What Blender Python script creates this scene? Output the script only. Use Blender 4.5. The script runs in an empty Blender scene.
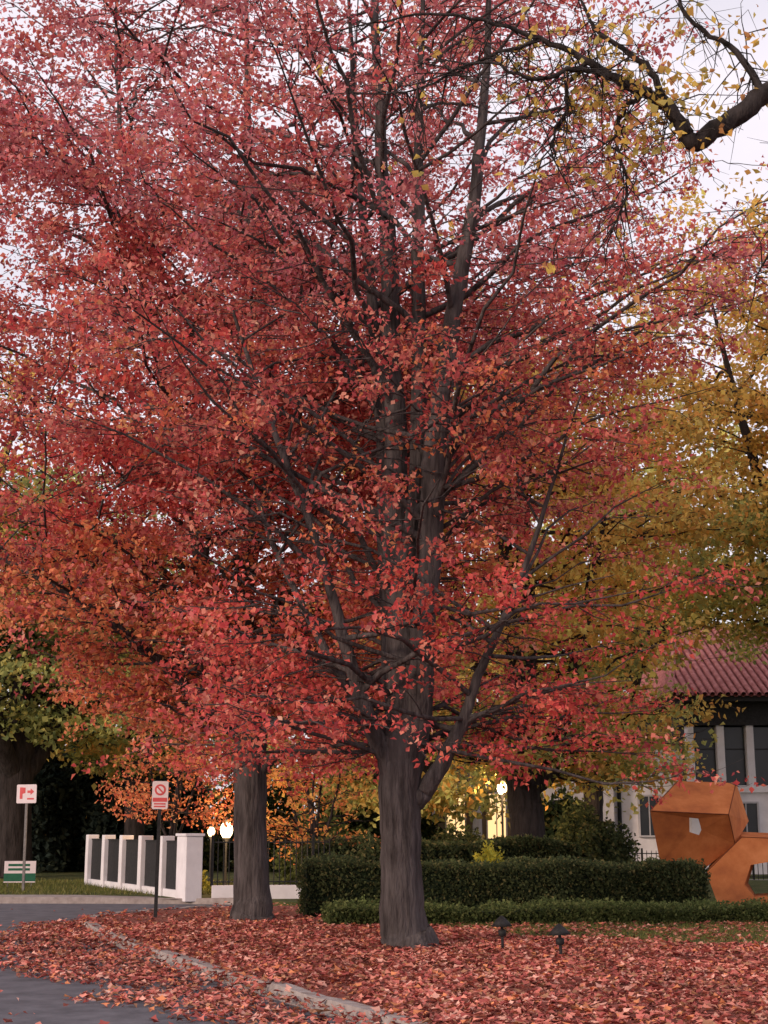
import bpy, math, random
import numpy as np
from mathutils import Vector, noise

SEED=7
random.seed(SEED); rng=np.random.default_rng(SEED)
scene=bpy.context.scene
col=scene.collection
scene.view_settings.view_transform='Standard'
try: scene.view_settings.look='None'
except Exception: pass
scene.view_settings.exposure=0

# ------------------------------------------------------------ materials
def new_mat(name):
    m=bpy.data.materials.new(name); m.use_nodes=True
    nt=m.node_tree; nt.nodes.clear()
    out=nt.nodes.new('ShaderNodeOutputMaterial')
    return m,nt,out

def noise_mat(name,c1,c2,scale=5.0,rough=0.9,bump=0.3,bscale=None,stretch=(1,1,1),c3=None,metal=0.0,detail=6,bdist=0.02):
    m,nt,out=new_mat(name)
    N=nt.nodes; L=nt.links
    b=N.new('ShaderNodeBsdfPrincipled'); b.inputs['Roughness'].default_value=rough; b.inputs['Metallic'].default_value=metal
    b.inputs['Specular IOR Level'].default_value=0.2
    tc=N.new('ShaderNodeTexCoord'); mp=N.new('ShaderNodeMapping'); mp.inputs['Scale'].default_value=stretch
    L.new(tc.outputs['Object'],mp.inputs['Vector'])
    n=N.new('ShaderNodeTexNoise'); n.inputs['Scale'].default_value=scale; n.inputs['Detail'].default_value=detail
    n.inputs['Roughness'].default_value=0.65
    L.new(mp.outputs[0],n.inputs['Vector'])
    r=N.new('ShaderNodeValToRGB')
    r.color_ramp.elements[0].position=0.32; r.color_ramp.elements[0].color=(*c1,1)
    r.color_ramp.elements[1].position=0.68; r.color_ramp.elements[1].color=(*c2,1)
    if c3:
        e=r.color_ramp.elements.new(0.5); e.color=(*c3,1)
    L.new(n.outputs['Fac'],r.inputs['Fac']); L.new(r.outputs[0],b.inputs['Base Color'])
    if bump:
        n2=N.new('ShaderNodeTexNoise'); n2.inputs['Scale'].default_value=bscale or scale*4; n2.inputs['Detail'].default_value=5
        L.new(mp.outputs[0],n2.inputs['Vector'])
        bp=N.new('ShaderNodeBump'); bp.inputs['Strength'].default_value=bump; bp.inputs['Distance'].default_value=bdist
        L.new(n2.outputs['Fac'],bp.inputs['Height']); L.new(bp.outputs[0],b.inputs['Normal'])
    L.new(b.outputs[0],out.inputs[0])
    return m

def leaf_mat(name,trans=0.35):
    m,nt,out=new_mat(name); N=nt.nodes; L=nt.links
    at=N.new('ShaderNodeAttribute'); at.attribute_name='leafcol'
    d=N.new('ShaderNodeBsdfDiffuse'); t=N.new('ShaderNodeBsdfTranslucent'); mx=N.new('ShaderNodeMixShader')
    mx.inputs[0].default_value=trans
    L.new(at.outputs['Color'],d.inputs[0]); L.new(at.outputs['Color'],t.inputs[0])
    L.new(d.outputs[0],mx.inputs[1]); L.new(t.outputs[0],mx.inputs[2])
    L.new(mx.outputs[0],out.inputs[0])
    return m

def emit_mat(name,c,s):
    m,nt,out=new_mat(name); e=nt.nodes.new('ShaderNodeEmission'); e.inputs[0].default_value=(*c,1); e.inputs[1].default_value=s
    nt.links.new(e.outputs[0],out.inputs[0]); return m

M={}
M['bark']=noise_mat('maple_bark',(0.026,0.021,0.021),(0.115,0.10,0.10),scale=9,rough=0.95,bump=1.0,bscale=22,stretch=(1,1,0.16),bdist=0.05)
M['bark_dark']=noise_mat('dark_bark',(0.014,0.011,0.011),(0.055,0.045,0.044),scale=9,rough=0.95,bump=0.9,bscale=22,stretch=(1,1,0.2),bdist=0.04)
M['leaf']=leaf_mat('leaf_surface',0.45)
M['leaf_ground']=leaf_mat('fallen_leaf_surface',trans=0.08)
M['asphalt']=noise_mat('asphalt',(0.085,0.083,0.095),(0.16,0.155,0.175),scale=3,rough=0.9,bump=0.4,bscale=120,bdist=0.004)
M['concrete']=noise_mat('concrete',(0.24,0.20,0.19),(0.40,0.35,0.33),scale=6,rough=0.9,bump=0.4,bscale=60,bdist=0.006)
M['white']=noise_mat('white_stucco',(0.66,0.63,0.66),(0.78,0.75,0.78),scale=2.5,rough=0.9,bump=0.3,bscale=60,bdist=0.005)
M['offwhite']=noise_mat('grey_stucco',(0.40,0.39,0.42),(0.52,0.50,0.52),scale=2,rough=0.9,bump=0.3,bscale=60,bdist=0.005)
M['beige']=noise_mat('beige_stucco',(0.20,0.15,0.11),(0.30,0.24,0.18),scale=2,rough=0.9,bump=0.3,bscale=50,bdist=0.005)
M['iron']=noise_mat('wrought_iron',(0.012,0.012,0.013),(0.03,0.03,0.032),scale=20,rough=0.6,bump=0.1)
M['darkpanel']=noise_mat('dark_panel',(0.018,0.018,0.02),(0.04,0.038,0.04),scale=15,rough=0.7,bump=0.1)
M['corten']=noise_mat('rusted_steel',(0.32,0.095,0.035),(0.60,0.22,0.08),scale=1.4,rough=0.85,bump=0.4,bscale=30,c3=(0.48,0.155,0.05),bdist=0.01,detail=9)
M['tile']=noise_mat('clay_tile',(0.20,0.06,0.06),(0.42,0.17,0.16),scale=4,rough=0.85,bump=0.5,bscale=20,bdist=0.02)
M['galv']=noise_mat('galvanised_steel',(0.12,0.11,0.11),(0.2,0.19,0.19),scale=30,rough=0.55,bump=0.1,metal=0.3)
M['signwhite']=noise_mat('sign_white',(0.72,0.62,0.64),(0.8,0.70,0.72),scale=8,rough=0.5,bump=0)
M['signred']=noise_mat('sign_red',(0.60,0.08,0.09),(0.68,0.12,0.12),scale=8,rough=0.5,bump=0)
M['signgreen']=noise_mat('sign_green',(0.02,0.10,0.06),(0.03,0.14,0.08),scale=8,rough=0.5,bump=0)
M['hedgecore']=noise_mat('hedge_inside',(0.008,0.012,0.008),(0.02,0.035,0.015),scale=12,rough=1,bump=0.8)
M['lit']=emit_mat('lamp_glow',(1.0,0.70,0.34),9)
M['litwin']=emit_mat('window_glow',(1.0,0.62,0.28),1.5)
def glass_mat():
    m,nt,out=new_mat('window_glass'); b=nt.nodes.new('ShaderNodeBsdfPrincipled')
    n=nt.nodes.new('ShaderNodeTexNoise'); n.inputs['Scale'].default_value=1.2
    r=nt.nodes.new('ShaderNodeValToRGB'); r.color_ramp.elements[0].color=(0.008,0.01,0.012,1); r.color_ramp.elements[1].color=(0.04,0.045,0.05,1)
    nt.links.new(n.outputs['Fac'],r.inputs[0]); nt.links.new(r.outputs[0],b.inputs['Base Color'])
    b.inputs['Roughness'].default_value=0.25; b.inputs['Specular IOR Level'].default_value=0.4
    nt.links.new(b.outputs[0],out.inputs[0]); return m
M['glass']=glass_mat()

# ------------------------------------------------------------ helpers
def empty(name,loc=(0,0,0)):
    o=bpy.data.objects.new(name,None); o.location=loc; o.empty_display_size=0.3; col.objects.link(o); return o
def add_mesh(name,verts,faces,mat,parent=None,smooth=False):
    me=bpy.data.meshes.new(name); me.from_pydata([tuple(v) for v in verts],[],faces); me.update()
    me.materials.append(mat)
    if smooth: me.polygons.foreach_set('use_smooth',[True]*len(me.polygons))
    o=bpy.data.objects.new(name,me); col.objects.link(o)
    if parent: o.parent=parent
    return o
BF=[(0,3,2,1),(4,5,6,7),(0,1,5,4),(1,2,6,5),(2,3,7,6),(3,0,4,7)]
def box(name,a,b,mat,parent=None,bevel=0.0):
    x0,y0,z0=a; x1,y1,z1=b
    v=[(x0,y0,z0),(x1,y0,z0),(x1,y1,z0),(x0,y1,z0),(x0,y0,z1),(x1,y0,z1),(x1,y1,z1),(x0,y1,z1)]
    o=add_mesh(name,v,BF,mat,parent)
    if bevel:
        m=o.modifiers.new('bevel','BEVEL'); m.width=bevel; m.segments=2
    return o
def obox(name,center,ux,uy,dx,dy,z0,z1,mat,parent=None,bevel=0.0):
    cx,cy=center; v=[]
    for z in (z0,z1):
        for sx,sy in ((-1,-1),(1,-1),(1,1),(-1,1)):
            v.append((cx+sx*dx*ux[0]+sy*dy*uy[0], cy+sx*dx*ux[1]+sy*dy*uy[1], z))
    o=add_mesh(name,v,BF,mat,parent)
    if bevel:
        m=o.modifiers.new('bevel','BEVEL'); m.width=bevel; m.segments=2
    return o

def fast_mesh(name,V,faces_arr,k,mat,parent=None,smooth=False,colors=None):
    me=bpy.data.meshes.new(name)
    me.vertices.add(len(V)); me.vertices.foreach_set('co',np.ascontiguousarray(V,dtype=np.float32).ravel())
    m=len(faces_arr)
    me.loops.add(m*k); me.loops.foreach_set('vertex_index',np.ascontiguousarray(faces_arr,dtype=np.int32).ravel())
    me.polygons.add(m); me.polygons.foreach_set('loop_start',np.arange(0,m*k,k,dtype=np.int32))
    try: me.polygons.foreach_set('loop_total',np.full(m,k,dtype=np.int32))
    except Exception: pass
    me.update(calc_edges=True)
    if smooth: me.polygons.foreach_set('use_smooth',np.ones(m,dtype=bool))
    if colors is not None:
        a=me.color_attributes.new('leafcol','FLOAT_COLOR','POINT')
        c=np.ones((len(V),4),dtype=np.float32); c[:,:3]=colors
        a.data.foreach_set('color',c.ravel())
    me.materials.append(mat)
    o=bpy.data.objects.new(name,me); col.objects.link(o)
    if parent: o.parent=parent
    return o

class Tubes:
    def __init__(s): s.v=[]; s.f=[]; s.n=0
    def add(s,P,R,sides=6,lump=0.0):
        P=np.asarray(P,float); R=np.asarray(R,float); n=len(P)
        T=np.gradient(P,axis=0); T/= (np.linalg.norm(T,axis=1,keepdims=True)+1e-9)
        avg=T.mean(0)
        ref=np.array([1.,0,0]) if abs(avg[2])>0.75 else np.array([0,0,1.])
        A=np.cross(T,ref); A/= (np.linalg.norm(A,axis=1,keepdims=True)+1e-9)
        B=np.cross(T,A)
        th=np.linspace(0,2*np.pi,sides,endpoint=False)
        rr=R[:,None]*np.ones((1,sides))
        if lump:
            ph=rng.uniform(0,6.28,4)
            zz=np.arange(n)[:,None]*0.35
            rr=rr*(1+lump*(0.5*np.sin(3*th[None]+ph[0]+zz*.3)+0.35*np.sin(5*th[None]+ph[1]-zz*.25)+0.3*np.sin(2*th[None]+ph[2]+zz*.9)+0.25*np.sin(9*th[None]+ph[3]+zz*.2)))
        V=P[:,None,:]+rr[:,:,None]*(np.cos(th)[None,:,None]*A[:,None,:]+np.sin(th)[None,:,None]*B[:,None,:])
        s.v.append(V.reshape(-1,3))
        i=np.arange(n-1)[:,None]*sides; j=np.arange(sides)[None]; j2=(j+1)%sides
        F=np.stack([i+j,i+j2,i+sides+j2,i+sides+j],axis=-1).reshape(-1,4)+s.n
        s.f.append(F); s.n+=n*sides
    def build(s,name,mat,parent=None):
        return fast_mesh(name,np.concatenate(s.v),np.concatenate(s.f),4,mat,parent,smooth=True)

def catmull(P,sub=6):
    P=np.asarray(P,float); Q=np.vstack([2*P[0]-P[1],P,2*P[-1]-P[-2]]); out=[]
    for i in range(1,len(Q)-2):
        for t in np.linspace(0,1,sub,endpoint=False):
            p0,p1,p2,p3=Q[i-1],Q[i],Q[i+1],Q[i+2]
            out.append(0.5*((2*p1)+(-p0+p2)*t+(2*p0-5*p1+4*p2-p3)*t*t+(-p0+3*p1-3*p2+p3)*t**3))
    out.append(P[-1]); return np.array(out)

SHAPES={
 'leaf':(np.array([[0,0,0],[-.40,.42,.10],[0,1,-.10],[.40,.42,.10]]),np.array([[0,3,2],[0,2,1]])),
 'lobed':(np.array([[0,0,0],[-.52,.30,.10],[-.2,.56,0.02],[0,1,-.12],[.2,.56,0.02],[.52,.30,.10]]),np.array([[0,5,4],[0,4,3],[0,3,2],[0,2,1]])),
 'blade':(np.array([[-.06,0,0],[.06,0,0],[0,1,0.15]]),np.array([[0,1,2]]))}
def make_leaves(name,pos,size,colr,mat,parent=None,upb=0.8,shape='leaf',droop=0.3):
    pos=np.asarray(pos,float); n=len(pos)
    nrm=rng.normal(size=(n,3)); nrm/=np.linalg.norm(nrm,axis=1,keepdims=True)
    nrm[:,2]+=upb; nrm/=np.linalg.norm(nrm,axis=1,keepdims=True)
    d=rng.normal(size=(n,3)); d[:,2]-=droop
    if shape=='blade':
        d=rng.normal(size=(n,3))*0.35; d[:,2]=1; nrm=rng.normal(size=(n,3)); 
    d-= (d*nrm).sum(1,keepdims=True)/ (nrm*nrm).sum(1,keepdims=True)*nrm
    d/= (np.linalg.norm(d,axis=1,keepdims=True)+1e-9)
    nrm/= (np.linalg.norm(nrm,axis=1,keepdims=True)+1e-9)
    s=np.cross(d,nrm)
    T,F0=SHAPES[shape]
    k=len(T); sz=np.asarray(size)[:,None,None]
    curl=rng.uniform(0.2,2.2,size=(n,1,1)); wid=rng.uniform(.5,1.1,size=(n,1,1))
    V=pos[:,None,:]+sz*(wid*T[None,:,0:1]*s[:,None]+T[None,:,1:2]*d[:,None]+curl*T[None,:,2:3]*nrm[:,None])
    F=(F0[None]+np.arange(n)[:,None,None]*k).reshape(-1,3)
    C=np.repeat(np.clip(np.asarray(colr),0,.88),k,axis=0)
    return fast_mesh(name,V.reshape(-1,3),F,3,mat,parent,colors=C)

def pick(palette,n):
    cols=np.array([p[:3] for p in palette]); w=np.array([p[3] for p in palette],float); w/=w.sum()
    return cols[rng.choice(len(cols),n,p=w)]

# ------------------------------------------------------------ tree generator
def grow_tree(name,axis,leaders,env,zmin,nprim,leaf_per_twig,leafsize,palfn,bark,
              inner=1.0,inner_keep=.4,gap=-0.18,gapz=0.0,twigstep=0.2,secstep=0.33,rise=(0.2,0.75),front_thin=0.0,trunk_sides=20,main_lump=0.08,seclen=0.38,twigdraw=True,twiglen=(0.22,0.5),leafspread=0.09,dy=0.0,low=1.6,lowrise=(-.1,.32)):
    axis=(axis[0],axis[1]+dy)
    par=empty(name,(axis[0],axis[1],0))
    off=np.array([axis[0],axis[1],0.0])
    tb=Tubes(); LP=[];LC=[];LS=[]
    ez=[e[0] for e in env]; er=[e[1] for e in env]
    def envr(z): return float(np.interp(z,ez,er))
    starts=[]; LD=[]
    for li,ld in enumerate(leaders):
        A=np.array(ld,float); A[:,1]+=dy
        P=catmull(A[:,:3],7); R=np.maximum(catmull(np.c_[A[:,3],A[:,3],A[:,3]],7)[:,0],0.006)
        n=len(P)
        w=np.cumsum(rng.normal(size=(n,2)),axis=0); w-=np.linspace(0,1,n)[:,None]*w[-1]
        P[:,:2]+=w*0.012
        tb.add(P-off,R,sides=trunk_sides if R[0]>0.12 else 10,lump=main_lump); LD.append(P)
        for q in range(n):
            if P[q,2]>zmin: starts.append((P[q],R[q]))
    LD=np.concatenate(LD)
    starts=np.array([np.r_[s[0],s[1]] for s in starts])
    order=np.argsort(starts[:,2]+rng.normal(size=len(starts))*.2)
    pickq=(np.linspace(0,len(starts)-1,nprim)+rng.uniform(-.5,.5,nprim)).round().astype(int).clip(0,len(starts)-1)
    idx=order[pickq]
    az0=rng.uniform(0,6.28)
    for c,i in enumerate(idx):
        s=starts[i,:3].copy(); rs=starts[i,3]
        az=az0+c*2.39996+rng.normal()*0.3
        d=np.array([math.cos(az),math.sin(az)])
        if d[1]<-0.72 and rng.random()<front_thin: continue
        o=s[:2]-np.array(axis[:2])
        rz=envr(s[2]+0.6)*rng.uniform(0.70,1.10)
        b=o@d; cc=o@o-rz*rz; disc=b*b-cc
        if disc<=0: continue
        L=-b+math.sqrt(disc)
        if L<0.5: continue
        L=min(L,6.8)
        rz_=L*(rng.uniform(*rise) if s[2]>zmin+low else rng.uniform(*lowrise))
        n=max(6,int(L*2.2)); t=np.linspace(0,1,n)
        wig=np.cumsum(rng.normal(size=(n,3)),axis=0)*0.07*L/ math.sqrt(n); wig-=wig[0]
        P=np.c_[s[0]+d[0]*L*t, s[1]+d[1]*L*t, s[2]+rz_*(1.6*t-0.6*t*t)]+wig
        r0=min(rs*0.5,0.009+0.0075*L)
        tb.add(P-off,r0*(1-t)**0.9+0.004,sides=6)
        k=max(3,int(L/secstep)); side=1
        bshade=rng.uniform(0.78,1.18)
        for ts in np.linspace(0.14,1.0,k):
            side=-side
            p=np.array([np.interp(ts,t,P[:,a]) for a in range(3)])
            a2=az+side*rng.uniform(0.45,1.15) if ts<0.99 else az
            L2=min(2.0,(0.2+seclen*L*(1-0.75*ts)))*rng.uniform(0.65,1.2)
            gp=gap+gapz*max(0,p[2]-6)
            if noise.noise(Vector(p*0.6))<gp: 
                if rng.random()<0.8: continue
            d2=np.array([math.cos(a2),math.sin(a2),rng.uniform(-0.15,0.4)])
            t2=np.linspace(0,1,5)
            w2=np.cumsum(rng.normal(size=(5,3)),axis=0)*0.05*L2; w2-=w2[0]
            P2=p+d2*L2*t2[:,None]+w2; P2[:,2]-=0.12*L2*t2**2
            tb.add(P2-off,0.005+0.004*L2*(1-t2),sides=4)
            k3=max(2,int(L2/twigstep))
            for t3 in np.linspace(0.25,1.0,k3):
                p3=np.array([np.interp(t3,t2,P2[:,a]) for a in range(3)])
                a3=a2+rng.choice([-1,1])*rng.uniform(0.3,1.2)
                L3=rng.uniform(*twiglen)
                d3=np.array([math.cos(a3),math.sin(a3),rng.uniform(-0.45,0.45)])
                if twigdraw:
                    tb.add(np.array([p3,p3+d3*L3*0.5+rng.normal(size=3)*0.02,p3+d3*L3])-off,[0.004,0.003,0.002],sides=3)
                q3=p3+d3*L3*.6
                rad=np.min(np.abs(LD[:,2]-q3[2])*1.0+np.hypot(LD[:,0]-q3[0],(LD[:,1]-q3[1])*.55))
                nz=noise.noise(Vector(p3*1.15)+Vector((5,9,2)))
                if nz<gp-0.06: continue
                m=leaf_per_twig*(1.0 if rad>inner else inner_keep)*rng.uniform(0.6,1.4)*(1+1.1*nz)
                m=int(m)
                if m<=0: continue
                tt=rng.uniform(0.1,1.1,m)[:,None]
                LP.append(p3+d3*L3*tt+rng.normal(size=(m,3))*leafspread*np.array([1,1,.7])-off)
                LC.append(palfn(p3,m)*bshade*rng.uniform(0.72,1.28)*rng.uniform(0.85,1.15,(m,1)))
                LS.append(leafsize*rng.uniform(0.6,1.3,m))
    tb.build('trunk_and_branches',bark,par)
    LP=np.concatenate(LP);LC=np.concatenate(LC);LS=np.concatenate(LS)
    print(name,'leaves',len(LP))
    make_leaves('leaves',LP,LS,LC,M['leaf'],par,upb=0.5)
    return par

def soft(P,r=1.10,g=1.5,b=1.28): return [(min(.87,p[0]*r),p[1]*g,p[2]*b,p[3]) for p in P]
RED=soft([(0.62,0.115,0.120,4),(0.74,0.18,0.16,3),(0.50,0.075,0.095,2.6),(0.80,0.26,0.22,1.8),(0.34,0.05,0.07,1.1)])
REDLOW=soft([(0.72,0.10,0.10,4),(0.82,0.16,0.13,3),(0.54,0.06,0.075,1.8)])
ORNG=soft([(0.80,0.19,0.10,3),(0.84,0.28,0.14,2.4),(0.68,0.13,0.09,1.6)],1.04,1.35,1.25)
MAUVE_HAZE=soft([(0.64,0.18,0.20,4),(0.74,0.26,0.27,3),(0.50,0.11,0.15,2)],1.10,1.35,1.25)  # misty glare over the upper crown put into paler, desaturated leaf colours
def red_pal(p,m):
    z=p[2]; q=rng.random()
    if z>8.5 and q<0.65: P=MAUVE_HAZE
    elif z<4.8 and q<0.75: P=REDLOW
    elif z<7.5 and q<.22: P=ORNG
    else: P=RED
    return pick(P,m)
def red_pal_left(p,m):
    z=p[2]; q=rng.random()
    if z<6.5 and q<0.7: P=ORNG
    elif z<9 and q<0.5: P=REDLOW
    elif z>11.5 and q<0.75: P=MAUVE_HAZE
    else: P=RED
    return pick(P,m)
def orange_pal(p,m): return pick(ORNG+[(0.82,0.32,0.14,1.5)],m)

# main maple
T=(0.33,19.5)
ld=[
 [(0.33,19.5,-0.05,.45),(0.33,19.5,0.12,.36),(0.33,19.5,0.4,.30),(0.31,19.5,1.2,.27),(0.27,19.5,2.1,.275),(0.27,19.5,2.6,.26),(0.28,19.55,3.4,.21),(0.23,19.6,4.7,.185),(0.22,19.65,6.2,.17),(0.18,19.6,7.7,.15),(0.14,19.6,9.2,.13),(0.02,19.6,10.8,.10),(-0.05,19.6,12.5,.07),(-0.1,19.6,14.5,.045),(-0.1,19.6,17,.01)],
 [(0.27,19.5,2.3,.2),(0.45,19.45,3.1,.18),(0.58,19.4,4.6,.17),(0.66,19.35,5.9,.16),(0.80,19.3,7.2,.145),(1.10,19.3,9.1,.11),(1.32,19.3,10.5,.085),(1.5,19.3,12.5,.055),(1.6,19.3,15.6,.01)],
 [(0.27,19.6,2.5,.17),(0.12,19.8,3.6,.13),(0.0,20.0,5.2,.11),(-0.05,20.1,7.2,.10),(-0.2,20.2,9.4,.08),(-0.45,20.3,12,.05),(-0.6,20.3,15.5,.01)],
 [(0.3,19.55,5.0,.12),(0.42,19.5,7.0,.115),(0.48,19.5,9.3,.10),(0.5,19.6,11.5,.07),(0.62,19.7,15.5,.012)],
 [(0.2,19.5,2.0,.17),(-0.05,19.4,2.6,.13),(-0.32,19.3,3.2,.10),(-0.6,19.2,4.2,.075),(-0.95,19.1,5.4,.055),(-1.5,19.0,6.9,.04),(-2.1,18.9,8.6,.02)],
 [(0.4,19.5,1.95,.15),(0.62,19.45,2.2,.115),(0.88,19.4,2.7,.095),(1.15,19.35,3.3,.07),(1.6,19.3,4.3,.05),(2.1,19.2,5.6,.033),(2.7,19.1,7.4,.012)],
 [(0.2,19.6,2.4,.12),(-0.1,19.9,2.9,.09),(-0.9,20.4,4.2,.06),(-1.6,20.9,5.7,.04),(-2.2,21.3,7.5,.02)],
]
env=[(2,2.3),(2.8,3.0),(4,4.0),(6,4.9),(8,5.0),(10,4.3),(12,3.5),(14,2.8),(18,1.2)]
grow_tree('maple_tree',T,ld,env,2.5,175,18,0.080,red_pal,M['bark'],inner=.60,inner_keep=.2,front_thin=0.5,dy=-.75,gap=-.18,gapz=.010)

# second maple
T2=(-2.2,25.0)
ld=[
 [(-2.2,25,-0.05,.46),(-2.2,25,0.12,.36),(-2.2,25,0.45,.31),(-2.22,25,1.5,.285),(-2.24,25,3.0,.28),(-2.26,25,3.9,.25),(-2.45,25,5.2,.2),(-2.3,25,6.8,.17),(-1.85,25,8.3,.15),(-2.1,25,10.6,.12),(-2.5,25,13.5,.08),(-2.7,25,17.5,.04),(-2.8,25,20,.01)],
 [(-2.24,25,3.4,.2),(-2.75,24.9,4.8,.15),(-3.3,24.8,6.6,.12),(-3.9,24.7,9,.09),(-4.6,24.6,12.5,.06),(-5,24.5,15,.04),(-5.2,24.5,18,.01)],
 [(-2.3,25,4.2,.16),(-1.75,25.2,5.6,.13),(-1.2,25.3,7.6,.1),(-0.8,25.4,10.5,.07),(-0.6,25.4,14,.04),(-.5,25.4,18,.01)],
 [(-2.24,24.95,3.0,.13),(-2.9,24.6,3.5,.10),(-3.7,24.2,4.3,.08),(-4.8,23.8,5.1,.06),(-6.3,23.3,5.9,.03),(-7.2,23,6.2,.01)],
 [(-2.24,24.95,2.4,.11),(-1.8,24.8,2.8,.085),(-1.2,24.6,3.0,.06),(-.4,24.3,3.3,.02)],
]
env=[(2.6,1.8),(3.5,2.6),(4.5,3.8),(6,5.8),(8,7.0),(12,7.1),(16,6.9),(21,4)]
grow_tree('maple_tree',T2,ld,env,3.1,215,17,0.100,red_pal_left,M['bark'],inner=0.6,inner_keep=.4,front_thin=0.2,gap=-0.24,gapz=.006,leafspread=0.12,dy=-.6,twigdraw=False,lowrise=(.05,.45),low=2.2)

def simple_leaders(x,y,r,h,fork,spread,n,seed):
    g=random.Random(seed); L=[[(x,y,-0.05,r*1.6),(x,y,0.3,r*1.15),(x,y,fork*0.6,r),(x+g.uniform(-.15,.15),y,fork,r*.95),(x+g.uniform(-.3,.3),y,fork+(h-fork)*.5,r*.5),(x+g.uniform(-.4,.4),y,h,.02)]]
    for i in range(n):
        a=i*6.283/n+g.uniform(-.4,.4); c,s=math.cos(a),math.sin(a)
        L.append([(x,y,fork*0.85,r*.65),(x+c*spread*.25,y+s*spread*.25,fork*1.15,r*.5),(x+c*spread*.65,y+s*spread*.65,fork+(h-fork)*.4,r*.33),(x+c*spread,y+s*spread,fork+(h-fork)*.8,.02)])
    return L
def bgtree(name,x,y,r,h,fork,spread,env,nprim,lpt,ls,pal,bark,seed,zmin=None,low=1.6,**kw):
    a=dict(inner=0.0,gap=-0.2,secstep=0.5,twigstep=0.35,twiglen=(.35,.8),leafspread=.2,twigdraw=False,trunk_sides=12,rise=(0.0,0.5),low=low); a.update(kw)
    grow_tree(name,(x,y),simple_leaders(x,y,r,h,fork,spread,4,seed),env,zmin or fork,nprim,lpt,ls,pal,bark,**a)
YEL=[(0.80,0.54,0.14,3),(0.74,0.50,0.15,3),(0.84,0.44,0.13,3),(0.55,0.43,0.14,1.2)]
YGR=[(0.58,0.53,0.17,3),(0.44,0.46,0.15,3),(0.70,0.55,0.17,2),(0.29,0.32,0.12,1.2)]
GRN=[(0.28,0.32,0.12,3),(0.40,0.41,0.15,3),(0.50,0.45,0.16,1.5),(0.17,0.21,0.09,2)]
def yel(p,m): return pick(YEL if p[2]>6 or rng.random()<.5 else YGR,m)
def ygr(p,m): return pick(YGR if rng.random()<.7 else YEL,m)
def grn(p,m): return pick(GRN if rng.random()<.75 else YGR,m)
def yel2(p,m): return pick(YEL if p[2]>9.5+rng.normal()*1.2 else YGR,m)
bgtree('young_maple_tree',-5.0,34.0,.07,5.6,1.4,.9,[(1.3,.9),(2.5,1.5),(4,1.4),(6,.5)],60,12,.10,orange_pal,M['bark_dark'],21,1.7,secstep=.3,twigstep=.2,leafspread=.12,twiglen=(.2,.45))
bgtree('young_maple_tree',-1.7,34,.08,5.0,1.2,1.0,[(.8,1.2),(2,1.7),(3.5,1.5),(5.4,.5)],60,12,.11,lambda p,m:pick([(0.82,0.36,0.13,3),(0.80,0.48,0.15,2),(.80,.26,.12,1.5)],m),M['bark_dark'],22,1.0,secstep=.3,twigstep=.22,leafspread=.12,twiglen=(.2,.45))
bgtree('ash_tree',3.6,35.5,.42,15.5,3.0,2.8,[(2.5,3.2),(5,5.0),(9,6.0),(12,5.4),(15,3.4),(17,1)],150,17,.18,yel,M['bark_dark'],3,2.9)
bgtree('ash_tree',12.3,38,.4,20,7.0,3,[(6,3.2),(8,5.0),(11,5.8),(15,5.5),(19,3.8)],160,20,.18,yel2,M['bark_dark'],4,6.7,lowrise=(-.05,.4))
bgtree('ash_tree',11.5,63,.5,21,9,4,[(8,5),(12,7.5),(17,7),(21,3)],100,16,.32,ygr,M['bark_dark'],15,8,secstep=.7,twigstep=.5)
bgtree('linden_tree',-11.6,45,.55,13,3.6,3.5,[(4,4),(6,6),(9,6),(14,2)],120,14,.21,grn,M['bark_dark'],5,4.4)
bgtree('ash_tree',-13.5,40,.35,18,7,3,[(7,3),(10,4.5),(14,4.5),(18,1)],70,12,.22,yel,M['bark_dark'],8,7)
bgtree('linden_tree',-8.2,47,.33,9,3.4,2.2,[(3,2.4),(5,3.2),(8,3.2),(10,1)],60,12,.22,ygr,M['bark_dark'],9,3.2)
bgtree('linden_tree',6.3,43,.3,9,3.0,2.0,[(3,2.2),(5,2.9),(8,2.5),(9,1)],80,15,.17,ygr,M['bark_dark'],11,3.1)
bgtree('linden_tree',0.6,49,.35,10,2.6,2.5,[(2.2,3),(5,4),(8,4),(10,1)],75,12,.24,ygr,M['bark_dark'],13,2.3)

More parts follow.
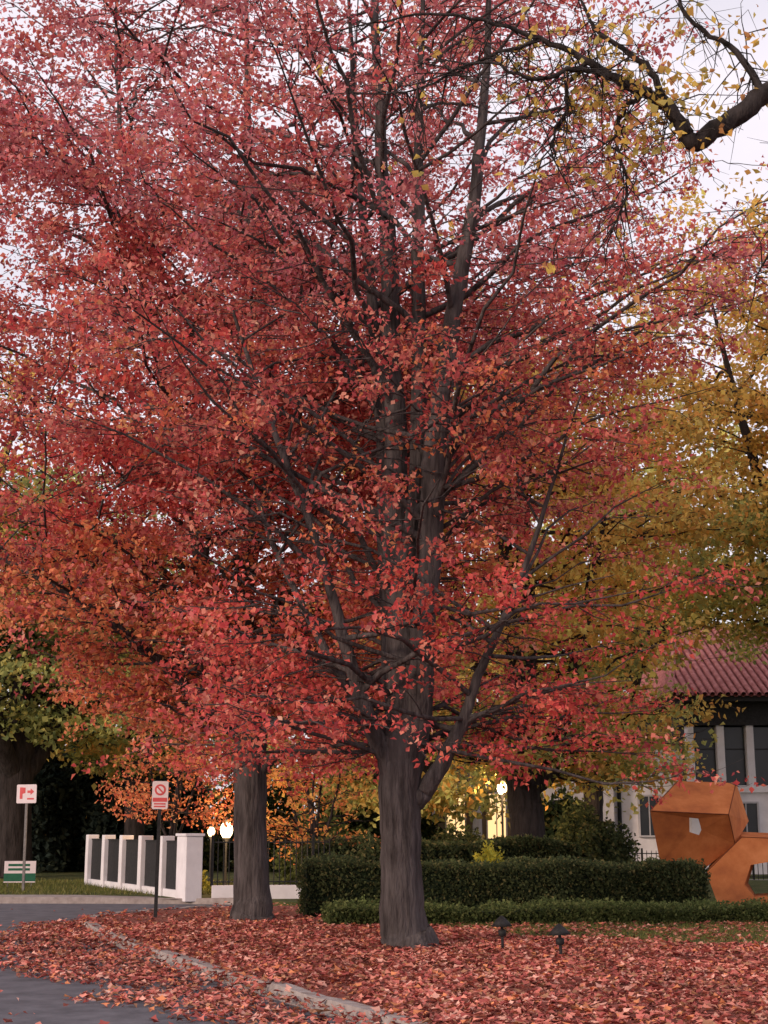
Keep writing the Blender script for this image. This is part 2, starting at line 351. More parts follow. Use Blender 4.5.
# near overhanging tree
def overhang():
    ax=(7.6,13.2); par=empty('locust_tree',(ax[0],ax[1],0)); off=np.array([ax[0],ax[1],0.])
    tb=Tubes(); LP=[];LC=[];LS=[]
    def tube(pts,sides=10,sub=6,w=0.02):
        A=np.array(pts,float); P=catmull(A[:,:3],sub); R=np.maximum(catmull(np.c_[A[:,3],A[:,3],A[:,3]],sub)[:,0],0.004)
        P+=np.r_[[[0,0,0]],rng.normal(size=(len(P)-1,3))*w*0.5]
        tb.add(P-off,R,sides=sides,lump=0.06); return P,R
    tube([(7.6,13.2,-.05,.5),(7.6,13.2,.4,.36),(7.5,13.2,3,.31),(7.4,13.2,6,.27),(7.6,13.3,9,.2),(7.8,13.4,13,.08)],16)
    limb,LR=tube([(7.45,13.2,5.8,.2),(6.6,13.0,7.0,.15),(5.4,12.6,8.3,.12),(4.4,12.2,8.75,.105),(3.75,12.05,8.45,.1),(3.25,12.0,8.08,.092),(2.92,12,7.86,.085),(2.80,12,8.0,.07),(2.68,12,8.22,.06),(2.45,12,8.36,.05),(2.2,12,8.50,.043),(1.9,12.05,8.75,.034),(1.5,12.1,8.98,.026),(0.95,12.1,9.2,.018),(0.3,12.2,9.3,.012),(-.4,12.3,9.2,.006)],10,5)
    l2,_=tube([(6.6,13.0,7.0,.1),(5.2,12.0,9.2,.07),(3.9,11.6,10.3,.05),(2.6,11.5,10.8,.03),(1.2,11.5,10.9,.01)],8)
    subs=[]
    for s in [
     [(1.95,12.05,8.72,.026),(1.75,12.1,8.5,.022),(1.72,12.1,8.2,.018),(1.6,12.1,7.95,.013),(1.62,12.1,7.6,.006)],
     [(2.45,12,8.36,.03),(2.25,12.1,8.2,.022),(2.2,12.1,7.85,.016),(2.3,12.2,7.5,.012),(2.15,12.2,7.1,.006)],
     [(2.2,12,8.5,.03),(1.85,11.9,8.55,.024),(1.4,11.8,8.4,.018),(0.9,11.8,8.55,.012),(0.2,11.8,8.3,.005)],
     [(1.5,12.1,8.98,.02),(0.9,12.2,8.8,.015),(0.3,12.2,8.5,.01),(-.3,12.2,8.45,.005)],
     [(2.68,12,8.22,.04),(2.5,12.1,8.7,.03),(2.1,12.2,9.1,.02),(1.9,12.3,9.6,.012)],
     [(3.6,12.05,8.35,.04),(3.4,12.2,8.9,.03),(3.0,12.4,9.4,.02),(2.9,12.5,10,.012)],
     [(4.4,12.2,8.75,.04),(4.2,12.4,8.2,.03),(3.9,12.6,7.4,.02),(3.6,12.7,6.8,.008)]]:
        subs.append(tube(s,6)[0])
    LOC=[(0.80,0.58,0.15,3),(0.74,0.46,0.13,2),(0.55,0.46,0.15,1.4),(0.72,0.36,0.15,1.4)]
    for P in subs+[limb[30:],l2[8:]]:
        for p in P[2:]:
            for _ in range(3):
                if rng.random()<0.3: continue
                dv=rng.normal(size=3); dv[2]-=0.3; dv/=np.linalg.norm(dv); L=rng.uniform(.25,.85)
                t=np.linspace(0,1,4); Q=p+dv*L*t[:,None]+np.cumsum(rng.normal(size=(4,3)),axis=0)*0.03; Q[:,2]-=0.12*t**2
                Q[0]=p
                tb.add(Q-off,0.005*(1-t)+0.0025,sides=4)
                for _k in range(2):
                    e=Q[rng.integers(1,4)]; dd=rng.normal(size=3); dd[2]-=.4; dd/=np.linalg.norm(dd)
                    tb.add(np.array([e,e+dd*.12,e+dd*.28])-off,[.003,.0025,.0015],sides=3)
                    if rng.random()<(0.38 if e[0]>1.2 else .10):
                        m=rng.integers(1,8)
                        LP.append(e+dd*rng.uniform(.05,.3,(m,1))+rng.normal(size=(m,3))*.05-off); LC.append(pick(LOC,m)); LS.append(rng.uniform(.06,.11,m))
    for i in range(160):
        a=rng.uniform(0,6.28); r=rng.uniform(0.5,4.5); z=rng.uniform(9.9,14)
        s=np.array([7.6,13.3,min(9+rng.uniform(0,2.5),z-0.5)]); e=np.array([7.6+math.cos(a)*r,13.3+math.sin(a)*r,z])
        t=np.linspace(0,1,6); Q=s+(e-s)*t[:,None]+np.cumsum(rng.normal(size=(6,3)),axis=0)*.06; Q[0]=s
        if i<60: tb.add(Q-off,.04*(1-t)+.006,sides=5)
        for _k in range(10):
            c=Q[rng.integers(2,6)]+rng.normal(size=3)*.45; m=6
            LP.append(c+rng.normal(size=(m,3))*.12-off); LC.append(pick(LOC,m)); LS.append(rng.uniform(.07,.12,m))
    tb.build('trunk_and_branches',M['bark_dark'],par)
    make_leaves('leaves',np.concatenate(LP),np.concatenate(LS),np.concatenate(LC),M['leaf'],par,upb=.4)
overhang()

# ------------------------------------------------------------ ground, roads, kerbs
def poly(name,pts,z,mat,zb=None):
    n=len(pts); v=[(x,y,z) for x,y in pts]; f=[tuple(range(n))]
    if zb is not None:
        v+=[(x,y,zb) for x,y in pts]; f+=[(i,i+n,(i+1)%n+n,(i+1)%n) for i in range(n)]
    return add_mesh(name,v,f,mat)
gm=noise_mat('meadow_grass',(0.03,0.045,0.018),(0.09,0.10,0.035),scale=1.2,rough=1,bump=0.6,bscale=30)
poly('ground',[(-900,-300),(900,-300),(900,1500),(-900,1500)],-0.02,gm)
M['litter']=noise_mat('leaf_litter',(0.14,0.05,0.038),(0.42,0.16,0.12),scale=9,rough=1,bump=1.0,bscale=28,c3=(0.27,0.09,0.07),bdist=0.04)
M['lawn']=noise_mat('lawn_grass',(0.05,0.065,0.025),(0.15,0.13,0.05),scale=2.2,rough=1,bump=1.0,bscale=60,c3=(0.085,0.10,0.035),bdist=0.03)
edge=[(6.6,-4),(3.3,4.5),(0.0,12.0),(-0.97,14.1),(-2.66,17.8),(-3.9,21.0),(-4.75,23.4),(-5.0,24.6),(-4.9,25.6),(-4.5,26.6),(-3.9,27.6),(-3.2,28.3)]
def kx(y):
    return np.interp(y,[e[1] for e in edge],[e[0] for e in edge])
LX=[0.3,2.5,6,9,13]; LY=[23.2,19.9,18.4,17.8,17.6]
verge=edge+[(-1.0,29.0),(3,29.6),(60,34),(60,-4)]
poly('verge',verge,0.10,M['litter'],-0.01)
poly('lawn',[(0.3,23.2),(2.5,19.9),(6,18.4),(9,17.8),(40,17.2),(60,28),(60,33),(3,29.3),(-1.0,28.6),(-0.8,25)],0.104,M['lawn'])
poly('road',[(6.4,-4),(3.2,4.5),(-0.1,12),(-5.2,24.6),(-4.0,28),(-2,29.4),(-2.5,31.0),(-6,31.4),(-60,33.5),(-60,-40),(6.4,-40)],0.0,M['asphalt'])
poly('far_lawn',[(-3.3,31.1),(-6.4,31.7),(-60,33.8),(-60,90),(60,90),(60,34.1),(3,29.8),(-1,29.5)],0.096,M['lawn'],-0.01)
poly('sidewalk',[(-4.4,31.2),(-6.4,31.75),(-60,33.9),(-60,34.9),(-7.0,33.2),(-5.2,32.3)],0.105,M['concrete'])
def kerb(name,pts,w=0.16,z=0.125):
    P=catmull(np.array([(x,y,0) for x,y in pts],float),4)[:,:2]; T_=np.gradient(P,axis=0); T_/=np.linalg.norm(T_,axis=1,keepdims=True)
    Nn=np.c_[T_[:,1],-T_[:,0]]
    v=[];f=[]
    for i,(p,nn) in enumerate(zip(P,Nn)):
        a=p-nn*w*0.5; b=p+nn*w*0.5
        dz=0.012*math.sin(i*1.7)
        v+=[(a[0],a[1],-0.01),(a[0]+nn[0]*.02,a[1]+nn[1]*.02,z+dz),(b[0],b[1],z+dz),(b[0],b[1],-0.01)]
    for i in range(len(P)-1):
        for k in range(3):
            f.append((4*i+k,4*i+k+1,4*(i+1)+k+1,4*(i+1)+k))
    f.append((0,1,2,3)); m=4*(len(P)-1); f.append((m+3,m+2,m+1,m))
    return add_mesh(name,v,f,M['concrete'])
kerb('curb',edge)
kerb('curb',[(-2.6,31.0),(-6.2,31.5),(-20,32.1),(-58,33.5)])

def fallen():
    n=230000
    X=rng.uniform(-10,13,n); Y=rng.uniform(7,29,n)
    k=kx(Y); on=X>k-0.02
    dens=np.where(on,1.0,0.0)
    q=(k-X)
    patch=np.array([noise.noise(Vector((x*.9,y*.9,0))) for x,y in zip(X,Y)])
    fine=np.array([noise.noise(Vector((x*3,y*3,4))) for x,y in zip(X,Y)])
    band=np.interp(Y,[7,12,16,20,24],[1.0,1.35,2.1,2.6,1.2])+patch*0.5
    dens=np.where(~on,np.clip(1.15-(q/band)**2.2*1.1,0.012,1)*np.where(Y<25,1,0.12),dens)
    lw=(Y>np.interp(X,LX,LY)+patch*1.2)
    dens=np.where(on&lw,0.16+0.35*np.clip(patch+fine,0,1),dens)
    dens=np.where(on&(Y>25.5),dens*0.6,dens)
    dens*=np.clip(0.85+patch*0.6+fine*0.5,0.25,1.2)
    keep=rng.random(n)<dens
    seen=((Y>12)&(Y<14.2))|((Y>16.0)&(Y<17.8))|((Y>21.6)&(Y<23.4))
    nearK=np.abs(X-k)<0.15
    keep&=~(nearK&seen&(rng.random(n)<0.78))
    X=X[keep];Y=Y[keep];on=on[keep];k=k[keep];q=q[keep]; patch=patch[keep]
    hump=np.clip(1-np.abs(X-k)/0.35,0,1)
    Z=np.where(on,0.112,0.01+0.10*np.clip(1-q/0.3,0,1)*1.0)+rng.uniform(0,0.035,len(X))*1.0+hump*0.02
    FL=[(0.52,0.16,0.13,4),(0.64,0.25,0.19,3),(0.35,0.09,0.08,3),(0.72,0.38,0.30,2.2),(0.40,0.20,0.12,1.5),(0.66,0.25,0.12,1.2),(0.17,0.06,0.05,1.8)]
    C=pick(FL,len(X))*(1+0.4*patch[:,None])*rng.uniform(0.8,1.2,(len(X),1))
    make_leaves('fallen_leaves',np.c_[X,Y,Z],rng.uniform(0.045,0.105,len(X)),C,M['leaf_ground'],upb=1.9,droop=0,shape='lobed')
fallen()
def grass(name,xr,yr,n,z=0.1,cond=None,h=(.04,.09)):
    X=rng.uniform(*xr,n);Y=rng.uniform(*yr,n)
    if cond is not None:
        k=cond(X,Y); X=X[k];Y=Y[k]
    C=pick([(0.14,0.15,0.045,3),(0.2,0.2,0.06,2),(0.08,0.10,0.03,2),(0.28,0.24,0.1,1)],len(X))
    make_leaves(name,np.c_[X,Y,np.full(len(X),z)],rng.uniform(*h,len(X)),C,M['leaf_ground'],shape='blade',upb=0)
grass('grass',(-0.5,13),(17.4,25),80000,0.104,lambda X,Y:Y>np.interp(X,LX,LY)+rng.uniform(-.6,.6,len(X)))
grass('grass',(-20,-4),(33,42),40000,0.1,lambda X,Y:Y>33.2-0.04*(X+7),h=(.06,.14))

# ------------------------------------------------------------ hedges and shrubs
def hedge(name,path,w,h,n,cols,ls=0.07,z0=0.08):
    par=empty(name,(path[0][0],path[0][1],0)); off=np.array([path[0][0],path[0][1],0.])
    P=catmull(np.array([(x,y,0) for x,y in path],float),6)[:,:2]
    T_=np.gradient(P,axis=0); T_/=np.linalg.norm(T_,axis=1,keepdims=True); Nn=np.c_[T_[:,1],-T_[:,0]]
    hh=h if callable(h) else (lambda t:h)
    v=[];f=[];m=len(P); s=0.9
    for i in range(m):
        H=hh(i/(m-1))*0.92
        a=P[i]-Nn[i]*w*.5*s; b=P[i]+Nn[i]*w*.5*s
        v+=[(a[0]-off[0],a[1]-off[1],0),(a[0]-off[0],a[1]-off[1],z0+H),(b[0]-off[0],b[1]-off[1],z0+H),(b[0]-off[0],b[1]-off[1],0)]
    for i in range(m-1):
        for k in range(3): f.append((4*i+k,4*i+k+1,4*(i+1)+k+1,4*(i+1)+k))
    f.append((0,1,2,3)); q=4*(m-1); f.append((q+3,q+2,q+1,q))
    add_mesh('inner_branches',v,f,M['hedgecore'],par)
    t=rng.uniform(0,1,n); idx=t*(m-1); i0=np.minimum(idx.astype(int),m-2); fr=(idx-i0)[:,None]
    C0=P[i0]*(1-fr)+P[i0+1]*fr; N0=Nn[i0]
    H=np.array([hh(x) for x in t])
    face=rng.choice(4,n,p=[.42,.36,.17,.05])
    u=rng.uniform(-1,1,n); zz=rng.uniform(0,1,n)
    lat=np.where(face==0,1,np.where(face==2,-1,u))*w*.5; Z=np.where((face==1),1,zz)
    e=face==3
    if e.any():
        C0[e]=P[np.where(rng.random(e.sum())<.5,0,m-1)]; lat[e]=u[e]*w*.5; Z[e]=zz[e]
    pos=np.c_[C0+N0*lat[:,None],z0+Z*H]
    bump=np.array([noise.noise(Vector(p*1.8)) for p in pos])*0.14
    pos+=rng.normal(size=pos.shape)*0.035; pos[:,2]+=np.where(Z>.75,bump*(Z-.75)*4,0); pos[:,:2]+=N0*(np.where(face==0,bump,0))[:,None]
    pos[:,2]=np.maximum(pos[:,2],z0)
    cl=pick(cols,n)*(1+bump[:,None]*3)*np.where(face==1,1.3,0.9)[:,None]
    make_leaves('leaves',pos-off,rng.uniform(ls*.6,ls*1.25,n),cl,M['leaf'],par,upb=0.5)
HG=[(0.08,0.10,0.045,3),(0.12,0.14,0.06,2),(0.05,0.065,0.035,2),(0.20,0.18,0.08,.9)]
HG2=[(0.11,0.14,0.05,3),(0.16,0.18,0.07,2),(0.07,0.09,0.035,2)]
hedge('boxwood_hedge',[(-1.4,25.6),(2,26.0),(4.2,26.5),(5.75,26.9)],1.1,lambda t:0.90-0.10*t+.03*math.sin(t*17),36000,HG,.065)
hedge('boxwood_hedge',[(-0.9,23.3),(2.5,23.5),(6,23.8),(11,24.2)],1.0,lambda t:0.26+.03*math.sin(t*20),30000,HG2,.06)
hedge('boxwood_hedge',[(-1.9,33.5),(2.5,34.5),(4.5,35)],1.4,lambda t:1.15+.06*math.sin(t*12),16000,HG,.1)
def shrub(name,c,r,h,n,cols,ls):
    par=empty(name,c); 
    d=rng.normal(size=(n,3)); d/=np.linalg.norm(d,axis=1,keepdims=True); d[:,2]=np.abs(d[:,2])
    bm=np.array([noise.noise(Vector(x*2.2)+Vector(c)) for x in d])
    rr=(rng.uniform(.6,1,n)*(1+.5*bm))[:,None]
    pos=d*rr*np.array([r,r,h])
    tb=Tubes()
    for i in range(9):
        a=i*.7; e=np.array([math.cos(a)*r*.6,math.sin(a)*r*.6,h*.7]); t=np.linspace(0,1,4)[:,None]
        tb.add(e*t+rng.normal(size=(4,3))*.02,[.02,.015,.01,.005],sides=4)
    tb.build('stems',M['bark_dark'],par)
    make_leaves('leaves',pos,rng.uniform(ls*.6,ls*1.3,n),pick(cols,n)*(1+.5*bm[:,None]),M['leaf'],par,upb=.5)
shrub('golden_shrub',(2.35,32.0,0.1),.42,1.1,2600,[(0.7,0.62,0.1,2),(0.5,0.5,0.1,2)],.1)
shrub('topiary_shrub',(-0.3,31.5,0.1),.45,1.2,3500,HG,.08)
shrub('topiary_shrub',(1.9,38,0.1),.9,1.5,5000,HG,.12)
shrub('laurel_shrub',(5.6,39,0.1),1.3,1.9,8000,HG,.14)
shrub('laurel_shrub',(-1.6,39,0.1),1.3,1.7,8000,HG2,.14)
shrub('golden_shrub',(-5.2,37,0.1),.7,.9,2500,[(0.4,0.36,0.08,2),(0.3,0.3,0.07,2)],.12)
for i,(x,y,r,h) in enumerate([(-4.6,52,2.2,3.6),(-1.2,53,1.8,3.0),(1.2,51.5,1.3,1.9),(5.8,48,1.2,2.6)]):
    shrub('laurel_shrub',(x,y,.1),r,h,7000,[(0.03,0.045,0.02,3),(0.06,0.075,0.03,2),(0.14,0.12,0.04,.8)],.22)

def evergreen(name,x,y,r,h,n):
    par=empty(name,(x,y,0)); tb=Tubes(); tb.add(np.array([(0,0,-.05),(0,0,h*.5),(0,0,h*.95)]),[.2,.14,.03],8)
    z=rng.uniform(0,1,n)**.85; R=r*np.clip(np.minimum(1.0,(1-z)*2.6+.05),0,1)
    a=rng.uniform(0,6.283,n); bm=np.array([noise.noise(Vector((math.cos(q)*1.5+x,math.sin(q)*1.5+y,k*h*.5))) for q,k in zip(a,z)])
    rr=R*np.sqrt(rng.uniform(.35,1,n))*(1+.45*bm)
    pos=np.c_[np.cos(a)*rr,np.sin(a)*rr,.1+z*h]
    for i in range(30):
        q=rng.uniform(0,6.28); zz=rng.uniform(.1,.8)*h; tb.add(np.array([(0,0,zz),(math.cos(q)*r*.4,math.sin(q)*r*.4,zz+.2),(math.cos(q)*r*.8,math.sin(q)*r*.8,zz+.3)]),[.04,.025,.01],4)
    tb.build('trunk',M['bark_dark'],par)
    make_leaves('needles',pos,rng.uniform(.16,.36,n),pick([(0.034,0.048,0.042,3),(0.06,0.075,0.055,2),(0.02,0.03,0.026,2)],n)*(1+.8*bm[:,None]),M['leaf'],par,upb=.2)
for x,y,r,h in [(-17.5,52,2.2,5.5),(-14.6,53,2.0,5.6),(-12.4,51,1.7,5.0),(-10.6,52,1.6,5.4),(-9.0,51,1.4,5.0),(-7.9,53,1.3,4.4)]:
    evergreen('yew_tree',x,y,r,h,8000)

def distant():
    n=75000
    X=rng.uniform(-75,75,n); Y=72+rng.uniform(0,14,n)
    top=np.array([12+5*noise.noise(Vector((x*.12,0,1)))+3*noise.noise(Vector((x*.45,2,1))) for x in X])
    Z=top*rng.uniform(0,1,n)**.7
    nz=np.array([noise.noise(Vector((x*.35,y*.2,z*.35))) for x,y,z in zip(X,Y,Z)])
    k=nz>-.25; X,Y,Z,nz=X[k],Y[k],Z[k],nz[k]
    hue=np.array([noise.noise(Vector((x*.09,7,3))) for x in X])[:,None]
    A=pick(YGR,len(X));B=pick(GRN,len(X));C=pick(YEL,len(X))
    c=np.where(hue>.12,C*.8,np.where(hue>-.15,A*.7,B*.6))*(1+.6*nz[:,None])
    make_leaves('distant_trees',np.c_[X,Y,Z],rng.uniform(.35,.75,len(X)),c,M['leaf'],upb=.3)
distant()

# ------------------------------------------------------------ white pier wall + iron fence
def pier_wall():
    par=empty('white_pier_wall')
    A=np.array([-4.25,31.5]);B=np.array([-7.95,39.2]); d=(B-A);L=np.linalg.norm(d);u=d/L;v=np.array([u[1],-u[0]])
    for i in range(6):
        t=i/5; c=A+d*t
        hu=.13 if i else .34
        obox('pier_%d'%(i+1),c,u,v,hu,.15 if i else .19,0.05,1.42,M['white'],par,.015)
        if i==0: obox('pier_cap',c,u,v,hu+.03,.22,1.423,1.48,M['white'],par,.01)
        if i<5:
            c2=A+d*(t+1/10); hl=L/10-.14
            obox('base_%d'%(i+1),c2,u,v,hl,.10,0.05,.26,M['white'],par)
            obox('panel_%d'%(i+1),c2,u,v,hl,.04,.26,1.28,M['darkpanel'],par)
            obox('rail_%d'%(i+1),c2,u,v,hl,.055,1.283,1.32,M['iron'],par)
pier_wall()
def iron_fence(name,A,B,base_h,top,basemat,step=.12,basew=.14):
    par=empty(name); A=np.array(A);B=np.array(B);d=B-A;L=np.linalg.norm(d);u=d/L;v=np.array([u[1],-u[0]]);c=(A+B)/2
    if base_h>0: obox('base_wall',c,u,v,L/2,basew,0.05,base_h,basemat,par,.01)
    for z in (base_h+.06,top-.12):
        obox('rail',c,u,v,L/2,.015,z,z+.03,M['iron'],par)
    tb=Tubes(); n=int(L/step)
    for i in range(n+1):
        p=A+d*i/n; tb.add(np.array([(p[0],p[1],base_h-.02),(p[0],p[1],top-.06),(p[0],p[1],top)]),[.012,.012,.001],5)
    for i in range(0,n+1,18):
        p=A+d*i/n; obox('post',p,u,v,.03,.03,base_h-.02,top+.05,M['iron'],par)
    tb.build('pickets',M['iron'],par)
iron_fence('iron_fence',(-3.75,31.5),(-1.2,31.8),.38,1.40,M['white'])
iron_fence('iron_fence',(5.3,44),(11.0,43),.1,.95,M['offwhite'],.14)
iron_fence('iron_fence',(11.0,43),(18.0,42.5),.1,.95,M['offwhite'],.14)

# ------------------------------------------------------------ houses
def window(par,x0,x1,z0,z1,y,nm,mull=1,frame=M['white'],glass=None):
    g=glass or M['glass']
    box(nm+'_glass',(x0,y-.01,z0),(x1,y+.02,z1),g,par)
    fw=.06
    box(nm+'_frame_l',(x0-fw,y-.06,z0-fw),(x0,y+.01,z1+fw),frame,par)
    box(nm+'_frame_r',(x1,y-.06,z0-fw),(x1+fw,y+.01,z1+fw),frame,par)
    box(nm+'_frame_t',(x0,y-.058,z1),(x1,y+.01,z1+fw),frame,par)
    box(nm+'_sill',(x0-.003,y-.11,z0-fw),(x1+.003,y+.01,z0),frame,par)
    for i in range(mull):
        xm=x0+(x1-x0)*(i+1)/(mull+1); box(nm+'_mullion_%d'%i,(xm-.02,y-.035,z0),(xm+.02,y-.012,z1),frame,par)
def white_house():
    par=empty('white_house',(0,0,0))
    box('walls',(10.3,48,0),(22,58,2.9),M['white'],par)
    box('upper_walls',(10.3,48.5,2.903),(22,58,5.0),M['darkpanel'],par)
    box('sill_band',(10.2,47.9,2.75),(22.1,48.45,2.99),M['white'],par,.02)
    box('corner_pier',(10.3,47.95,2.993),(10.5,48.5,5.0),M['white'],par,.01)
    x=10.55; i=0
    while x<21.5:
        box('loggia_glass_%d'%i,(x,48.25,3.0),(x+.72,48.3,4.95),M['glass'],par)
        box('loggia_column_%d'%i,(x+.73,47.98,2.994),(x+.99,48.48,5.0),M['white'],par,.02)
        box('loggia_rail_%d'%i,(x,48.2,4.2),(x+.72,48.24,4.23),M['darkpanel'],par)
        x+=1.0; i+=1
    box('frieze_eave_shade',(10.2,47.9,5.003),(22.1,58.1,5.75),M['darkpanel'],par)  # dark colour stands in for the recessed shadow under the eave
    box('eave',(9.7,47.2,5.753),(22.6,58.7,5.93),M['darkpanel'],par)
    y0,y1,x0,x1,ze,zr=47.1,53.0,9.6,22.7,5.933,8.9
    v=[(x0,y0,ze),(x1,y0,ze),(x1,58.8,ze),(x0,58.8,ze),(x0+1.5,y1,zr),(x1,y1,zr)]
    add_mesh('roof',v,[(0,1,5,4),(3,0,4),(2,3,4,5),(0,3,2,1)],M['tile'],par)
    tb=Tubes(); xx=x0+.1; hx=1.5
    while xx<x1:
        f=min(1,(xx-x0)/hx)
        n=max(3,int(f*16)); t=np.linspace(0,f,n); y=y0-.05+(y1-y0)*t; z=ze+(zr-ze)*t+.03
        tb.add(np.c_[np.full(n,xx),y,z+.012*(np.arange(n)%2)],np.full(n,.09),8); xx+=.26
    tb.add(np.array([(x0,y0,ze+.05),(x0+hx/2,(y0+y1)/2,(ze+zr)/2+.06),(x0+hx,y1,zr+.06)]),[.12]*3,8)
    tb.add(np.array([(x0+hx,y1,zr+.06),(16,y1,zr+.06),(x1,y1,zr+.06)]),[.13]*3,8)
    yy=y0+.2
    while yy<58.7:
        f=min(1,1-abs(yy-y1)/(y1-y0)) ; f=max(f,0.02); n=6; t=np.linspace(0,f,n)
        tb.add(np.c_[x0-.05+hx*t,np.full(n,yy),ze+(zr-ze)*t+.03],np.full(n,.09),8); yy+=.26
    tb.build('roof_tiles',M['tile'],par)
    box('wing_walls',(7.2,49,0),(10.297,57,4.35),M['white'],par)
    box('wing_coping',(7.1,48.9,4.353),(10.297,57.1,4.5),M['tile'],par,.03)
    window(par,8.75,9.4,1.35,2.65,48.97,'wing_window',1,M['offwhite'])
    box('wing_recess',(7.2,48.2,0),(7.75,48.99,3.6),M['offwhite'],par)
    tb=Tubes(); tb.add(np.array([(8.05,48.9,.05),(8.05,48.9,2),(8.05,48.9,4.3)]),[.07]*3,8); tb.build('downspout',M['iron'],par)
    for i,xw in enumerate((11.4,13.6,15.8,18)):
        window(par,xw,xw+1.1,.9,2.4,47.97,'ground_window_%d'%i,2,M['offwhite'])
    box('entry_wing',(5.4,50.5,0),(7.197,57,3.3),M['offwhite'],par)
    window(par,5.9,6.7,1.0,2.5,50.47,'entry_window',1,M['darkpanel'])
white_house()
def beige_house():
    par=empty('beige_house')
    box('walls',(-2.5,56,0),(5.2,64,4.4),M['beige'],par)
    box('eave',(-3,55.4,4.403),(5.7,64.6,4.55),M['darkpanel'],par)
    v=[(-3.1,55.3,4.553),(5.8,55.3,4.553),(5.8,64.7,4.553),(-3.1,64.7,4.553),(.4,60,6.6),(2.3,60,6.6)]
    add_mesh('roof',v,[(0,1,5,4),(1,2,5),(2,3,4,5),(3,0,4)],M['tile'],par)
    for i,(x,lit) in enumerate([(-1.2,0),(.6,0),(2.45,1),(4.05,1)]):
        window(par,x,x+.7,1.2,2.9,55.97,'window_%d'%i,1,M['white'],M['litwin'] if lit else None)
    for s,x in enumerate((1.75,3.5)):
        tb=Tubes(); tb.add(np.array([(x,53.8,0.05),(x,53.8,1.5),(x,53.8,3.0)]),[.2,.18,.16],14); tb.build('porch_column_%d'%s,M['white'],par)
    box('porch_roof',(1.2,53.4,3.0),(4.1,55.99,3.25),M['white'],par,.02)
beige_house()

def lamp_post(name,x,y,h,r=.14,light=25):
    par=empty(name,(x,y,0)); tb=Tubes(); tb.add(np.array([(0,0,.05),(0,0,.2),(0,0,.25),(0,0,h-r-.12),(0,0,h-r)]),[.09,.07,.035,.03,r*.7],10)
    g=Tubes(); g.add(np.array([(0,0,h-r),(0,0,h-r*.5),(0,0,h),(0,0,h+r*.5),(0,0,h+r)]),[r*.45,r*.75,r*.85,r*.75,r*.45],12); g.build('glass',M['lit'],par)
    tb.add(np.array([(0,0,h+r),(0,0,h+r+.01),(0,0,h+r*1.4),(0,0,h+r*1.7)]),[r*.2,r*.7,r*.3,.01],10)
    tb.build('post',M['iron'],par)
    l=bpy.data.lights.new(name+'_light','POINT'); l.energy=light; l.color=(1,.62,.30); l.shadow_soft_size=r
    lo=bpy.data.objects.new('light',l); lo.parent=par; col.objects.link(lo)
    lo.location=(0,-r*2.2,h)
lamp_post('garden_lamp',-3.95,36.0,1.55,.19,260)
lamp_post('garden_lamp',-4.75,39.5,1.5,.12,80)
lamp_post('garden_lamp',3.35,40.5,2.7,.17,320)

def path_light(name,x,y,h):
    par=empty(name,(x,y,.1)); tb=Tubes()
    tb.add(np.array([(0,0,-.05),(0,0,h*.5),(0,0,h*.72)]),[.018,.018,.018],8)
    tb.add(np.array([(0,0,h*.42),(0,0,h*.45),(0,0,h*.60),(0,0,h*.64)]),[.02,.05,.05,.02],10)
    tb.add(np.array([(0,0,h*.70),(0,0,h*.72),(0,0,h*.90),(0,0,h*1.0),(0,0,h*1.03)]),[.03,.135,.07,.025,.003],16)
    tb.add(np.array([(0,0,h*.715),(0,0,h*.716),(0,0,h*.717)]),[.001,.12,.134],16)
    o=tb.build('fixture',M['iron'],par); o.rotation_euler=(0,math.radians(random.uniform(-4,4)),0)
path_light('path_light',1.48,18.2,.42)
path_light('path_light',2.06,17.0,.40)

